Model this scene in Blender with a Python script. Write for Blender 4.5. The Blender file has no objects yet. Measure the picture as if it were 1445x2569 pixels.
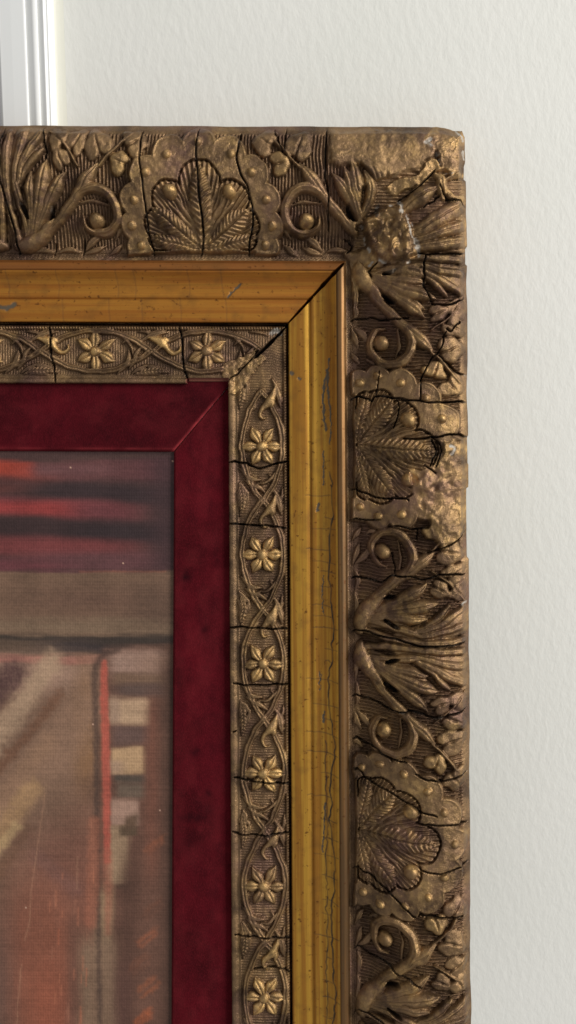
import bpy, math, random
import numpy as np
from mathutils import Matrix, Vector

random.seed(4)
SC = bpy.context.scene
COL = SC.collection

# ------------------------------------------------------------------ measures
# lengths are first taken in "px" (0.3 mm); the frame lies in its own plane,
# x right, y up, z out of the frame; it leans back against an upright wall.
S = 0.0003
CX, CY, DP = 722.5, 1284.5, 2755.0
LEAN = math.radians(10.0)
BACK = -66.0                                   # back of the frame
TOUCH = Vector((0, (CY - 318) * S, BACK * S))  # where its top back edge meets the wall
UPW = Vector((0, math.cos(LEAN), math.sin(LEAN)))
NW = Vector((0, -math.sin(LEAN), math.cos(LEAN)))
M3 = Matrix(((1, 0, 0), tuple(-c for c in NW), tuple(UPW)))      # frame axes -> world axes
HEIGHT = 1.25                                   # height of that top edge above the floor line
def to_world(v):
    return M3 @ (Vector(v) - TOUCH) + Vector((0, 0, HEIGHT))
FRAME_M = Matrix.Translation(to_world((0, 0, 0))) @ M3.to_4x4()

# ------------------------------------------------------------------ camera, light, exposure
cam_d = bpy.data.cameras.new('camera')
cam = bpy.data.objects.new('camera', cam_d)
COL.objects.link(cam)
cam_d.sensor_fit = 'VERTICAL'
cam_d.sensor_height = 36.0
cam_d.lens = 36.0 * DP / 2569.0
cam_d.clip_start = 0.01
cam_d.clip_end = 50
cam.matrix_world = Matrix.Translation(to_world((0, 0, DP * S))) @ M3.to_4x4()
SC.camera = cam

world = bpy.data.worlds.new('World')
SC.world = world
world.use_nodes = True
bg = world.node_tree.nodes['Background']
bg.inputs[0].default_value = (0.98, 0.98, 0.98, 1)
bg.inputs[1].default_value = 0.38

def area(name, pos, target, sx, sy, power, color):
    l = bpy.data.lights.new(name, 'AREA')
    l.shape = 'RECTANGLE'; l.size = sx; l.size_y = sy; l.energy = power; l.color = color
    o = bpy.data.objects.new(name, l)
    COL.objects.link(o)
    p = to_world(pos); t = to_world(target)
    o.location = p
    o.rotation_euler = (t - p).to_track_quat('-Z', 'Y').to_euler()
    return o
area('window_light', (2.9, 1.2, 2.05), (0.0, -0.1, 0), 1.4, 2.0, 150, (1.0, 0.98, 0.945))

SC.view_settings.view_transform = 'Standard'
SC.view_settings.look = 'None'
SC.view_settings.exposure = 0.0
SC.view_settings.gamma = 1.0
SC.view_settings.use_curve_mapping = False
SC.render.engine = 'CYCLES'

# ------------------------------------------------------------------ numpy helpers
def hash2(ix, iy, seed):
    h = (ix.astype(np.int64) * 374761393 + iy.astype(np.int64) * 668265263 + seed * 974634777) & 0xffffffff
    h = ((h ^ (h >> 13)) * 1274126177) & 0xffffffff
    h = h ^ (h >> 16)
    return (h & 0xffffff).astype(np.float64) / 0xffffff
def vnoise(x, y, seed=0):
    x = np.asarray(x, float); y = np.asarray(y, float)
    ix = np.floor(x); iy = np.floor(y)
    fx = x - ix; fy = y - iy
    fx = fx * fx * fx * (fx * (fx * 6 - 15) + 10); fy = fy * fy * fy * (fy * (fy * 6 - 15) + 10)
    a = hash2(ix, iy, seed); b = hash2(ix + 1, iy, seed)
    c = hash2(ix, iy + 1, seed); d = hash2(ix + 1, iy + 1, seed)
    return (a + (b - a) * fx) * (1 - fy) + (c + (d - c) * fx) * fy
def fbm(x, y, seed=0, octv=4):
    s = 0; amp = 0.5; t = 0
    for o in range(octv):
        s = s + amp * vnoise(x, y, seed + o * 17); t += amp
        amp *= 0.5; x = x * 2.03 + 5.1; y = y * 2.03 + 9.7
    return s / t
def cells(x, y, seed=0):
    """distance to the nearest jittered point: pebbly lumps"""
    ix = np.floor(x); iy = np.floor(y)
    best = np.full(np.shape(x), 9.0)
    for dx in (-1, 0, 1):
        for dy in (-1, 0, 1):
            px = ix + dx + hash2(ix + dx, iy + dy, seed); py = iy + dy + hash2(ix + dx, iy + dy, seed + 7)
            best = np.minimum(best, (px - x) ** 2 + (py - y) ** 2)
    return np.sqrt(best)
def sstep(e0, e1, x):
    t = np.clip((x - e0) / (e1 - e0), 0, 1)
    return t * t * (3 - 2 * t)
def smooth_path(P, n=7):
    P = np.asarray(P, float)
    if len(P) < 3: return P
    Q = np.vstack([2 * P[0] - P[1], P, 2 * P[-1] - P[-2]])
    out = []
    for i in range(1, len(Q) - 2):
        p0, p1, p2, p3 = Q[i - 1], Q[i], Q[i + 1], Q[i + 2]
        for k in range(n):
            t = k / n
            out.append(0.5 * (2 * p1 + (p2 - p0) * t + (2 * p0 - 5 * p1 + 4 * p2 - p3) * t * t + (3 * p1 - p0 - 3 * p2 + p3) * t ** 3))
    out.append(P[-1])
    return np.array(out)
def path_dist(x, y, P):
    """distance, side, arc position and interpolated third column along polyline P (n,3)"""
    best = np.full(x.shape, 1e9); wid = np.zeros(x.shape); arc = np.zeros(x.shape); side = np.zeros(x.shape)
    s0 = 0.0
    for i in range(len(P) - 1):
        ax, ay, aw = P[i]; bx, by, bw = P[i + 1]
        dx, dy = bx - ax, by - ay
        L2 = dx * dx + dy * dy + 1e-9; L = math.sqrt(L2)
        t = np.clip(((x - ax) * dx + (y - ay) * dy) / L2, 0, 1)
        ex = x - ax - t * dx; ey = y - ay - t * dy
        d = np.hypot(ex, ey)
        m = d < best
        best = np.where(m, d, best); wid = np.where(m, aw + (bw - aw) * t, wid)
        arc = np.where(m, s0 + t * L, arc)
        side = np.where(m, np.sign(dx * ey - dy * ex), side)
        s0 += L
    return best, wid, arc, side, s0
def poly_sd(x, y, P):
    """signed distance to a polygon, positive inside"""
    P = np.asarray(P, float)
    best = np.full(x.shape, 1e9); inside = np.zeros(x.shape, bool)
    n = len(P)
    for i in range(n):
        ax, ay = P[i]; bx, by = P[(i + 1) % n]
        dx, dy = bx - ax, by - ay
        t = np.clip(((x - ax) * dx + (y - ay) * dy) / (dx * dx + dy * dy + 1e-9), 0, 1)
        best = np.minimum(best, np.hypot(x - ax - t * dx, y - ay - t * dy))
        if ay != by:
            c = ((ay > y) != (by > y)) & (x < (bx - ax) * (y - ay) / (by - ay) + ax)
            inside ^= c
    return np.where(inside, best, -best)

# ------------------------------------------------------------------ the frame as two mitred rails
G = 1.75
WK = [0, 14, 142, 150, 272, 294, 296, 600]
TOPK = [0, 14, 144, 153, 283, 305, 308, 646]
RIGK = [0, 16, 148, 152, 272, 294, 297, 601]
PROF = np.array([(0, -8), (3, -5), (10, -5), (13, -8), (16, -9), (22, -7), (80, -3), (130, -6), (139, -7), (142, -14), (144, -40), (148.5, -40), (150, 0), (153, 3), (165, 4.5), (178, 6), (192, 6), (200, 4.5), (203, 3.5), (205, 5.5), (208, 10), (213, 11), (222, 10.5), (235, 13), (247, 19), (256, 26), (264, 34), (270, 40), (272.5, 39), (275, 44), (284, 45), (292, 42), (296, 36),
    (302, 34), (312, 34), (328, 40), (350, 48), (376, 64), (410, 81), (450, 96), (490, 105), (530, 107), (560, 102), (580, 94), (590, 88), (600, 76)], float)
def zp(w): return np.interp(w, PROF[:, 0], PROF[:, 1])
wrows = np.concatenate([np.arange(0, 141, 1.75), [142, 144, 146.5, 148.5, 150, 151.5], np.arange(153, 272, 2.0), [272.5, 274], np.arange(276, 296, 2.0), np.linspace(296, 600, 174)])
NR = len(wrows)
yt = 962 - np.interp(wrows, WK, TOPK)
xr = 571 + np.interp(wrows, WK, RIGK)
SKX, SKY = 0.006, 0.003
PXm = xr.copy(); PYm = yt.copy()
for _ in range(4):
    PXm = xr + SKX * (PYm - 700); PYm = yt + SKY * (PXm - 500)
gap = np.interp(wrows, [0, 40, 60, 72, 135, 146, 150, 200, 272, 292, 296], [0, 0, 0, 7.5, 4.0, 2.5, 3.0, 5.0, 6.0, 4.0, 0])
gap = gap * (0.8 + 0.5 * vnoise(wrows / 9, wrows * 0, 3))
gap[(wrows < 60) | (wrows >= 294)] = 0
zA = np.interp(wrows, [0, 272, 316, 600], [0, 0, 78, 78])

class Rail: pass
def make_rail(kind):
    R = Rail(); R.kind = kind
    K = int(((PXm.max() - gap.min() + 170) if kind == 'top' else (2740 - PYm.min())) / G) + 1
    k = np.arange(-1, K)
    off = gap[:, None] + np.maximum(k, 0)[None, :] * G
    R.K = K + 1
    if kind == 'top':
        R.PX = PXm[:, None] - off
        R.PY = yt[:, None] + SKY * (R.PX - 500)
        R.along = R.PX
        R.keep = (R.PX > -172)
    else:
        R.PY = PYm[:, None] + off
        R.PX = xr[:, None] + SKX * (R.PY - 700)
        R.along = R.PY
        R.keep = (R.PY < 2742)
    R.W = np.repeat(wrows[:, None], R.K, 1)
    R.base = zp(R.W)
    R.Z = R.base.copy()
    sh = R.Z.shape
    R.id = np.zeros(sh, np.int32)
    R.gild = np.zeros(sh); R.grime = np.zeros(sh); R.chalk = np.zeros(sh)
    return R
TOP, RIG = make_rail('top'), make_rail('right')
RAILS = (TOP, RIG)

pieces = [None]          # id -> dict
def piece(name, parent=0, mat='bronze', label=None):
    pieces.append(dict(name=name, parent=parent, mat=mat, label=label))
    return len(pieces) - 1

# base parts
for R in RAILS:
    R.base_ids = [piece('sight_lip'), piece('ornamental_band'), piece('gilt_panel', mat='gilt'), piece('fillet', mat='fillet'), piece('outer_moulding')]
    R.id[:] = np.select([R.W < 14, R.W < 148, R.W < 272, R.W < 296], R.base_ids[:4], R.base_ids[4])
TOP.names = 'top'; RIG.names = 'right'

def win_aw(R, a0, a1, w0, w1):
    """slices of the rail's grid covering along range a0..a1 and w range"""
    j0 = max(0, np.searchsorted(wrows, w0) - 1); j1 = min(NR, np.searchsorted(wrows, w1) + 2)
    if j1 <= j0: return None
    if R.kind == 'top':
        e = PXm[j0:j1] - gap[j0:j1]
        k0 = (e.min() - a1) / G; k1 = (e.max() - a0) / G
    else:
        e = PYm[j0:j1] + gap[j0:j1]
        k0 = (a0 - e.max()) / G; k1 = (a1 - e.min()) / G
    k0 = int(max(0, k0 - 1)); k1 = int(min(R.K, k1 + 4))
    if k1 <= k0: return None
    return (slice(j0, j1), slice(k0, k1))
def put(R, sl, mask, h, pid, mode='max', gild=None):
    zn = R.base[sl] + h
    if mode == 'max': m = mask & (zn > R.Z[sl])
    elif mode == 'set': m = mask
    R.Z[sl][m] = zn[m]
    R.id[sl][m] = pid
    if gild is not None: R.gild[sl][m] = (gild[m] if isinstance(gild, np.ndarray) else gild)

# ---- drawing into a unit: A along (from the unit's axis), B across
class Unit:
    def __init__(s, R, axis, sign, w0, jit=0):
        s.R, s.axis, s.sign, s.w0 = R, axis, sign, w0
        s.seed = int(axis * 3 + sign * 5 + w0 + 1000)
    def win(s, P, pad):
        P = np.asarray(P, float)
        al = s.axis + s.sign * P[:, 1]
        sl = win_aw(s.R, al.min() - pad, al.max() + pad, P[:, 0].min() + s.w0 - pad, P[:, 0].max() + s.w0 + pad)
        if sl is None: return None
        A = (s.R.along[sl] - s.axis) * s.sign; B = s.R.W[sl] - s.w0
        wob = 2.2
        A = A + wob * (vnoise(A / 23, B / 23, s.seed) - .5) * 2
        B = B + wob * (vnoise(A / 23, B / 23, s.seed + 5) - .5) * 2
        return sl, A, B
    def stroke(s, pts, H, name='leaf', parent=0, crease=0, vein=0, vfreq=9.0, power=0.42, base=0, gild=None, ribs=0, mode='max', pid=None):
        """pts: (b, a, halfwidth)"""
        P = smooth_path(pts)
        r = s.win(P[:, :2], P[:, 2].max() + 3)
        if r is None: return None
        sl, A, B = r
        d, w, arc, side, L = path_dist(B, A, P)
        w = np.maximum(w, 0.5)
        q = np.clip(d / w, 0, 1)
        h = base + H * np.minimum(1, 0.45 + 0.55 * w / P[:, 2].max()) * (1 - q ** 2) ** power
        if crease: h = h - crease * np.exp(-(d / 2.2) ** 2)
        if ribs: h = h + ribs * np.cos(q * side * math.pi * 2.6)
        if vein: h = h + vein * np.cos((arc - d * 0.9) / vfreq * 2 * math.pi) * sstep(0.02, 0.25, q)
        if pid is None: pid = piece(name, parent)
        put(s.R, sl, d < w, h * (1.05 if s.w0 else 1.25), pid, mode, gild)
        return pid
    def ivy(s, b, a, rb, ra, H, parent, ang, gild=None, fold=5):
        rr = max(ra, rb) * 1.25 + 3
        r = s.win([(b, a)], rr)
        if r is None: return None
        sl, A, B = r
        k = len(pieces) * 1.7
        c, sn = math.cos(ang), math.sin(ang)
        x = ((B - b) * c + (A - a) * sn) / rb; y = (-(B - b) * sn + (A - a) * c) / ra
        th = np.arctan2(y, x)
        lim = 1.02 + .13 * np.cos(3 * th + math.sin(k)) + .07 * np.cos(5 * th + k) - .22 * np.exp(-((np.abs(th) - math.pi) / .35) ** 2)
        q = np.hypot(x, y) / lim
        h = H * np.clip(1 - q ** 4, 0, 1) ** .4 * (.82 + .18 * np.sin(x * 1.6 + k)) + 2.4 * np.cos(y * 5.2 + .8 * x) * (1 - q)
        h = h - fold * np.exp(-(y * ra / 2.6) ** 2) * sstep(1.0, .1, x) - 3 * np.exp(-((q - .0) / .22) ** 2)
        pid = piece('ivy_leaf', parent)
        put(s.R, sl, q < 1, h, pid, 'max', gild)
        return pid
    def blob(s, b, a, rb, ra, H, name='bead', parent=0, ang=0, power=0.5, base=0, gild=None, crease=None, notch=0):
        rr = max(ra, rb) + 3
        r = s.win([(b, a)], rr)
        if r is None: return None
        sl, A, B = r
        c, sn = math.cos(ang), math.sin(ang)
        x = (B - b) * c + (A - a) * sn; y = -(B - b) * sn + (A - a) * c
        q = np.sqrt((x / rb) ** 2 + (y / ra) ** 2)
        h = base + H * np.clip(1 - q ** 2, 0, 1) ** power
        if crease: h = h - crease * np.exp(-(y / 2.4) ** 2) * sstep(-.3, .5, x / rb)
        if notch: h = h + notch * np.cos(np.arctan2(y, x + rb * .8) * 9)
        pid = piece(name, parent)
        put(s.R, sl, q < 1, h, pid, 'max', gild)
        return pid

# ---- floor of the outer rails and the band
for R in RAILS:
    B = R.W - 296; A = R.along
    out = B >= 0
    ph = A + 1.5 * (vnoise(A / 40, B / 40, 5) - .5) * 4
    rib = 3.0 * np.cos(ph / 8.6 * 2 * math.pi) * sstep(20, 30, B) * (1 - sstep(282, 288, B))
    weave = 1.6 * np.cos(A / 9 * 2 * math.pi + np.floor(B / 5) * math.pi) * np.cos(B / 10 * 2 * math.pi) * sstep(2, 4, B) * (1 - sstep(16, 20, B))
    R.Z += np.where(out, rib + weave - 1 * sstep(22, 32, B) * (1 - sstep(276, 286, B)), 0)
    # band floor
    band = (R.W > 22) & (R.W < 132)
    R.Z += np.where(band, 1.1 * np.cos(A / 6.6 * 2 * math.pi) - 2.5, 0)
    rope = (R.W >= 131) & (R.W <= 141)
    R.Z += np.where(rope, 2.4 * np.cos((A + R.W * .4) / 7.0 * 2 * math.pi) + 1.0 + 2 * np.cos((R.W - 136) / 10 * math.pi), 0)
    # unevenness everywhere
    R.Z += np.where(out, 2.2 * (fbm(R.PX / 60, R.PY / 60, 9, 3) - .5), 0)

# ---- motifs of the outer moulding
def cart(R, axis):
    """palmette in its scalloped border, both halves"""
    def us(sg): return Unit(R, axis, sg, 296)
    u = us(1)
    lob = [(30, 160, 36), (76, 170, 38), (134, 160, 44), (192, 128, 47), (236, 72, 48), (254, 0, 46)]
    pidB = piece('scalloped_border')
    pidF = piece('palmette')
    sl, A0, B = u.win([(0, -225), (300, 225)], 2)
    A = np.abs(A0)
    sd = np.full(A.shape, -1e9)
    for (b, a, r) in lob: sd = np.maximum(sd, r - np.hypot(B - b, A - a))
    sd = np.maximum(sd, poly_sd(B, A, [(14, -5), (14, 160), (76, 170), (134, 160), (192, 128), (236, 72), (254, -5)]))
    sd = np.minimum(sd, B - 8)
    h = 15 * np.clip(sd / 6, 0, 1) ** .6 + 2.5 * np.exp(-((sd - 5) / 3.5) ** 2)
    put(R, sl, sd > 0, h, pidB, 'max')
    f = np.full(A.shape, -1e9)
    for (b, a, r) in [(176, 0, 52), (134, 76, 47), (80, 106, 40), (48, 104, 34)]: f = np.maximum(f, r - np.hypot(B - b, A - a))
    f = np.maximum(f, poly_sd(B, A, [(20, -5), (24, 90), (48, 110), (80, 106), (134, 76), (176, -5)]))
    f = np.minimum(f, B - 20)
    ang = np.arctan2(A, B - 18)
    # lines run with the lobes: fanned out from the palmette's foot
    rad = np.hypot(B - 18, A)
    rr = 2.8 * np.cos(ang * 92) * sstep(80, 115, rad) + 2.0 * np.cos(ang * 46) * sstep(40, 60, rad) * (1 - sstep(80, 115, rad))
    hf = 8 + rr + 5 * sstep(60, 200, rad) - 9 * np.exp(-((f - 1.5) / 2.6) ** 2) + 4 * np.exp(-(rad / 90) ** 2)
    put(R, sl, f > 0, hf, pidF, 'set')
    for sg in (-1, 1):
        v = us(sg)
        for (b, a) in [(31, 157), (75, 176), (134, 164), (196, 131), (236, 80)]:
            v.blob(b, a, 10.5, 10, 11, 'stud', pidB, base=14, gild=.55)
        # stalks fanning between the leaves
        v.stroke([(30, 3, 3), (80, 22, 5), (120, 48, 5), (146, 66, 3)], 6, 'stalk', pidF, base=8)
        v.stroke([(30, 5, 3), (75, 32, 5), (110, 62, 4.5), (128, 82, 2)], 6, 'stalk', pidF, base=8)
        v.stroke([(34, 2, 3), (90, 15, 4), (140, 34, 4), (168, 46, 2)], 5, 'stalk', pidF, base=8)
        v.stroke([(28, 6, 4), (55, 45, 20), (88, 88, 25), (116, 122, 3)], 15, 'palmette_leaf', pidF, crease=5, vein=2.0, vfreq=12, base=7, power=.48)
        v.stroke([(22, 6, 3), (30, 50, 13), (40, 95, 17), (50, 138, 3)], 14, 'palmette_leaf', pidF, crease=4, vein=1.8, vfreq=11, base=7, power=.48)
        v.blob(152, 74, 18, 17.5, 20, 'berry', pidF, base=13, gild=.6)
    u.blob(264, 0, 10.5, 10, 11, 'stud', pidB, base=14, gild=.4)
    u.stroke([(28, 0, 5), (80, 0, 21), (140, 0, 28), (186, 0, 20), (218, 0, 3)], 16, 'palmette_leaf', pidF, crease=5, vein=2.2, vfreq=14, base=8, power=.48)

def half(R, axis, sg, skip=()):
    v = Unit(R, axis, sg, 296)
    J = lambda: random.uniform(-2, 2)
    # sprays of little leaves along the inner edge
    for P in ([(12, 238, 2), (22, 222, 8), (34, 206, 2)], [(20, 300, 2), (40, 282, 10), (52, 262, 3)], [(14, 300, 2), (22, 272, 8), (30, 250, 2)],
              [(16, 432, 2), (20, 405, 6), (16, 372, 2)], [(18, 372, 2), (24, 340, 7), (18, 312, 2)], [(48, 222, 2), (62, 212, 6), (78, 214, 2)]):
        v.stroke(P, 9, 'small_leaf', crease=2)
    # outer ivy
    if 'ivy1' not in skip:
        ip = v.stroke([(212, 300, 3), (244, 322, 3.5), (270, 345, 3), (290, 374, 2)], 12, 'ivy_sprig')
        v.ivy(230 + J(), 345 + J(), 25, 22, 15, ip, .4)
        v.ivy(266 + J(), 306 + J(), 30, 27, 14, ip, -.5)
        v.ivy(274 + J(), 352 + J(), 24, 27, 14, ip, .9)
    if 'ivy2' not in skip:
        ip = v.stroke([(208, 250, 3), (240, 220, 4), (268, 186, 4), (290, 160, 2)], 15, 'ivy_sprig', crease=2)
        v.ivy(258 + J(), 250 + J(), 34, 34, 15, ip, .3)
        v.ivy(219 + J(), 199 + J(), 23, 29, 15, ip, 1.3, gild=.45)
        v.ivy(264 + J(), 162 + J(), 27, 33, 14, ip, -1.0)
    # long blade and scroll
    ap = v.stroke([(30, 470, 10), (34, 440, 22), (50, 408, 20), (72, 388, 14), (90, 372, 4)], 26, 'acanthus', power=.48)
    v.stroke([(36, 452, 14), (80, 428, 30), (128, 408, 38), (172, 394, 34), (204, 388, 8)], 13, 'acanthus_leaf', ap, power=.4)
    v.stroke([(120, 466, 8), (180, 456, 24), (236, 438, 34), (288, 424, 34)], 12, 'acanthus_leaf', ap, power=.4)
    v.stroke([(40, 420, 11), (74, 374, 12), (110, 338, 13), (150, 304, 15), (186, 276, 17), (216, 250, 3)], 21, 'acanthus_leaf', ap, crease=3, power=.48)
    sp = v.stroke([(122, 326, 5), (148, 302, 10), (163, 268, 13), (152, 232, 13.5), (120, 211, 13), (84, 214, 12), (62, 238, 10.5), (60, 268, 9), (74, 292, 7), (96, 297, 3)], 22, 'scroll', power=.55, ribs=1.2)
    v.blob(87, 262, 20, 20, 25, 'scroll_ball', sp, gild=.35)
    v.stroke([(124, 226, 2), (132, 262, 4.5), (128, 300, 3)], 7, 'tendril', sp)
    # acanthus cluster
    v.stroke([(44, 430, 8), (90, 402, 11), (130, 378, 15), (168, 354, 17), (196, 330, 3)], 21, 'acanthus_leaf', ap, crease=3, power=.48)
    v.stroke([(48, 434, 8), (100, 412, 12), (150, 396, 18), (190, 386, 18), (224, 378, 3)], 25, 'acanthus_leaf', ap, crease=4, power=.48)
    v.stroke([(48, 438, 8), (110, 424, 11), (160, 420, 15), (196, 416, 4)], 23, 'acanthus_leaf', ap, crease=3, power=.48)
    v.stroke([(44, 442, 9), (100, 446, 8), (145, 452, 13), (188, 460, 4)], 21, 'acanthus_leaf', ap, crease=3, power=.48)
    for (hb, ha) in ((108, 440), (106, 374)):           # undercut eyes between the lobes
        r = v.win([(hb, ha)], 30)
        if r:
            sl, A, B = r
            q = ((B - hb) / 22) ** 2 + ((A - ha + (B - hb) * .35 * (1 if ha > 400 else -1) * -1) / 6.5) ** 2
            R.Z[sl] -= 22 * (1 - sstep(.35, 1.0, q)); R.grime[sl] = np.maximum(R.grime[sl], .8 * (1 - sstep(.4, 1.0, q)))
    # strands along the joint, fanning at the outer edge
    v.stroke([(30, 462, 8), (90, 474, 10), (160, 478, 10), (230, 476, 11), (288, 472, 9)], 20, 'acanthus_leaf', ap, power=.48, crease=2)
    v.stroke([(150, 462, 5), (200, 456, 9), (246, 444, 12), (289, 436, 12)], 21, 'acanthus_leaf', ap, power=.48, crease=2)
    v.stroke([(160, 452, 5), (206, 440, 9), (250, 416, 12), (287, 394, 10)], 21, 'acanthus_leaf', ap, power=.48, crease=2)
    v.stroke([(170, 444, 4), (204, 428, 8), (230, 406, 10), (250, 386, 6)], 18, 'acanthus_leaf', ap, power=.48)

HALF = 486
half(TOP, 505 - 0, -1)
half(TOP, 505, 1, skip=('ivy1',))
half(TOP, 505 - 2 * HALF, 1)
cart(TOP, 505)
for ax in (1125, 2098):
    half(RIG, ax, -1); half(RIG, ax, 1)
    cart(RIG, ax)
half(RIG, 2098 + 2 * HALF, -1)

# ---- motifs of the inner ornamental band
def band_unit(R, axis, rot):
    v = Unit(R, axis, 1, 0)
    for s2 in (-1, 1):
        P = []
        for e in np.linspace(-137, 137, 15):
            P.append((80 + s2 * 50 * max(0, math.cos(math.pi * e / 274)) ** .8 * (1 if abs(e) < 137 else 0), e, 7.5))
        v.stroke(P, 7, 'vine_strand', crease=4, base=0, power=.5)
    # leaves in the spandrels
    for (b0, e0, b1, e1) in ((20, -160, 30, -108), (24, -182, 20, -120), (112, -160, 130, -112), (118, 150, 128, 104), (24, 158, 20, 112), (34, -172, 46, -140), (68, -118, 52, -84), (112, 96, 96, 66)):
        v.stroke([(b0, e0, 1.5), ((b0 + b1) / 2 + 3, (e0 + e1) / 2, 4.5), (b1, e1, 1.5)], 5, 'spandrel_leaf', crease=1.2)
    v.stroke([(24, -178, 3), (30, -150, 8), (30, -122, 8), (26, -96, 2)], 6, 'spandrel_leaf', crease=2, vein=1.3)
    v.stroke([(46, -160, 2), (42, -138, 6), (38, -118, 2)], 5, 'spandrel_leaf', crease=1.5)
    v.stroke([(104, -168, 3), (116, -146, 6), (122, -122, 7), (126, -100, 2)], 6, 'spandrel_leaf', crease=1.5)
    v.stroke([(30, 138, 2), (36, 112, 6), (26, 92, 2)], 5, 'spandrel_leaf', crease=1.5)
    # spray under the rosette
    for Q in ([(26, 54, 2), (40, 72, 5), (58, 82, 7), (80, 84, 2)], [(36, 84, 2), (52, 96, 5), (74, 104, 6), (92, 118, 1.5)], [(112, 66, 2), (100, 82, 4), (86, 92, 4), (66, 94, 1.5)], [(58, 110, 2), (68, 118, 4), (80, 128, 1.5)]):
        v.stroke(Q, 7, 'spray_leaf', crease=1.2)
    # curled gilded leaf
    gl = random.choice((.2, .35, .5, .9))
    cp = v.stroke([(112, -146, 3), (107, -130, 8), (100, -114, 12), (90, -104, 8), (79, -94, 6), (75, -82, 5), (82, -70, 4), (92, -70, 2)], 10, 'curled_leaf', crease=0, gild=gl)
    v.stroke([(104, -122, 5), (106, -106, 7), (102, -94, 2)], 9, 'leaf_tooth', cp, gild=gl)
    # rosette
    gw = random.uniform(.25, .75); hw = random.uniform(.8, 1.1)
    rp = v.blob(79, 0, 17, 17, 5, 'rosette', base=2)
    for i in range(6):
        t = i * math.pi / 3 + random.uniform(-.06, .06)
        c, sn = math.cos(t), math.sin(t)
        L = random.uniform(49, 54)
        v.stroke([(79 + 12 * c, 12 * sn, 6), (79 + 26 * c, 26 * sn, 13), (79 + 37 * c, 37 * sn, 12.5), (79 + L * c, L * sn, 2)], 10 * hw * random.uniform(.75, 1.05), 'petal', rp, crease=3.2, power=.48, gild=gw * random.uniform(.5, 1.3))
    v.blob(79, 0, 12.5, 12.5, 9, 'boss', rp, base=6, gild=gw + .1)
for x in (520, 240, -40): band_unit(TOP, x, 0)
for y in (1120, 1392, 1666, 1942, 2224, 2502, 2780): band_unit(RIG, y, 0)

# ---- corner: repairs, chipped plaster and the corner leaves (drawn straight onto both rails)
def both(P, pad=4):
    P = np.asarray(P, float)
    for R in RAILS:
        m = (R.PX > P[:, 0].min() - pad) & (R.PX < P[:, 0].max() + pad) & (R.PY > P[:, 1].min() - pad) & (R.PY < P[:, 1].max() + pad)
        if not m.any(): continue
        jj, kk = np.where(m)
        yield R, (slice(jj.min(), jj.max() + 1), slice(kk.min(), kk.max() + 1))
def wob(x, y, amp, sc, seed):
    return x + amp * (fbm(x / sc, y / sc, seed, 3) - .5) * 2, y + amp * (fbm(x / sc, y / sc, seed + 9, 3) - .5) * 2
def patch(P, fn, name, edge=5, mode='set', gild=None, seed=1, chalk=0, wobble=7):
    pid = piece(name)
    for R, sl in both(P, 10):
        x, y = R.PX[sl], R.PY[sl]
        xw, yw = wob(x, y, wobble, 22, seed)
        sd = poly_sd(xw, yw, P)
        h, g = fn(x, y, sd)
        cur = R.Z[sl] - R.base[sl]
        t = sstep(0, edge, sd)
        h = cur * (1 - t) + h * t
        put(R, sl, (sd > 0) & (R.W[sl] > 298), h, pid, mode, g)
        if chalk:
            c = np.exp(-((sd - 2) / 3.0) ** 2) * (fbm(x / 14, y / 14, seed + 3, 2) > 1 - chalk)
            R.chalk[sl] = np.maximum(R.chalk[sl], np.where(sd > -3, c, 0))
    return pid
def pxstroke(pts, H, name, parent=0, crease=0, base=0, gild=None, power=.48, vein=0):
    P = smooth_path(pts)
    pid = piece(name, parent)
    for R, sl in both(P[:, :2], P[:, 2].max() + 4):
        x, y = wob(R.PX[sl], R.PY[sl], 2.5, 20, len(pieces))
        d, w, arc, side, L = path_dist(x, y, P)
        w = np.maximum(w, .5); q = np.clip(d / w, 0, 1)
        h = base + H * np.minimum(1, .45 + .55 * w / P[:, 2].max()) * (1 - q * q) ** power - crease * np.exp(-(d / 2.4) ** 2)
        if vein: h = h + vein * np.cos((arc - d * .9) / 9 * 2 * math.pi) * sstep(.02, .25, q)
        put(R, sl, (d < w) & (R.W[sl] > 297), h, pid, 'max', gild)
    return pid
# ground of the corner
patch([(905, 470), (1000, 430), (1090, 420), (1176, 430), (1178, 640), (1060, 645), (930, 690), (880, 640)],
      lambda x, y, sd: (4 + 2.0 * np.cos(y / 8.6 * 2 * math.pi) + 6 * (fbm(x / 40, y / 40, 31, 3) - .5), 0.1 + 0 * x), 'corner_ground', edge=8, seed=31)
cf = pxstroke([(870, 640, 10), (905, 650, 26), (945, 640, 34), (985, 610, 26), (1010, 580, 8)], 22, 'corner_acanthus')
for P, H in (([(1010, 600, 8), (1060, 572, 18), (1110, 542, 24), (1166, 512, 18)], 22), ([(1020, 612, 8), (1070, 596, 14), (1120, 580, 17), (1168, 566, 14)], 24),
             ([(1020, 626, 8), (1070, 618, 14), (1120, 612, 16), (1170, 606, 14)], 24), ([(980, 560, 8), (1020, 520, 18), (1060, 490, 24), (1094, 474, 8)], 26),
             ([(905, 560, 6), (890, 510, 14), (878, 460, 15), (866, 424, 3)], 26), ([(900, 560, 6), (925, 510, 14), (930, 470, 16), (914, 430, 3)], 24),
             ([(880, 640, 6), (915, 690, 12), (960, 716, 13), (1010, 735, 12), (1060, 770, 4)], 18), ([(880, 650, 5), (888, 700, 8), (892, 750, 9), (890, 800, 3)], 14),
             ([(960, 680, 8), (1010, 676, 22), (1050, 684, 16)], 22)):
    pxstroke(P, H, 'acanthus_leaf', cf, crease=4, vein=0)
ic = pxstroke([(1100, 470, 4), (1115, 455, 6), (1140, 440, 4)], 20, 'ivy_sprig')
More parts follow.
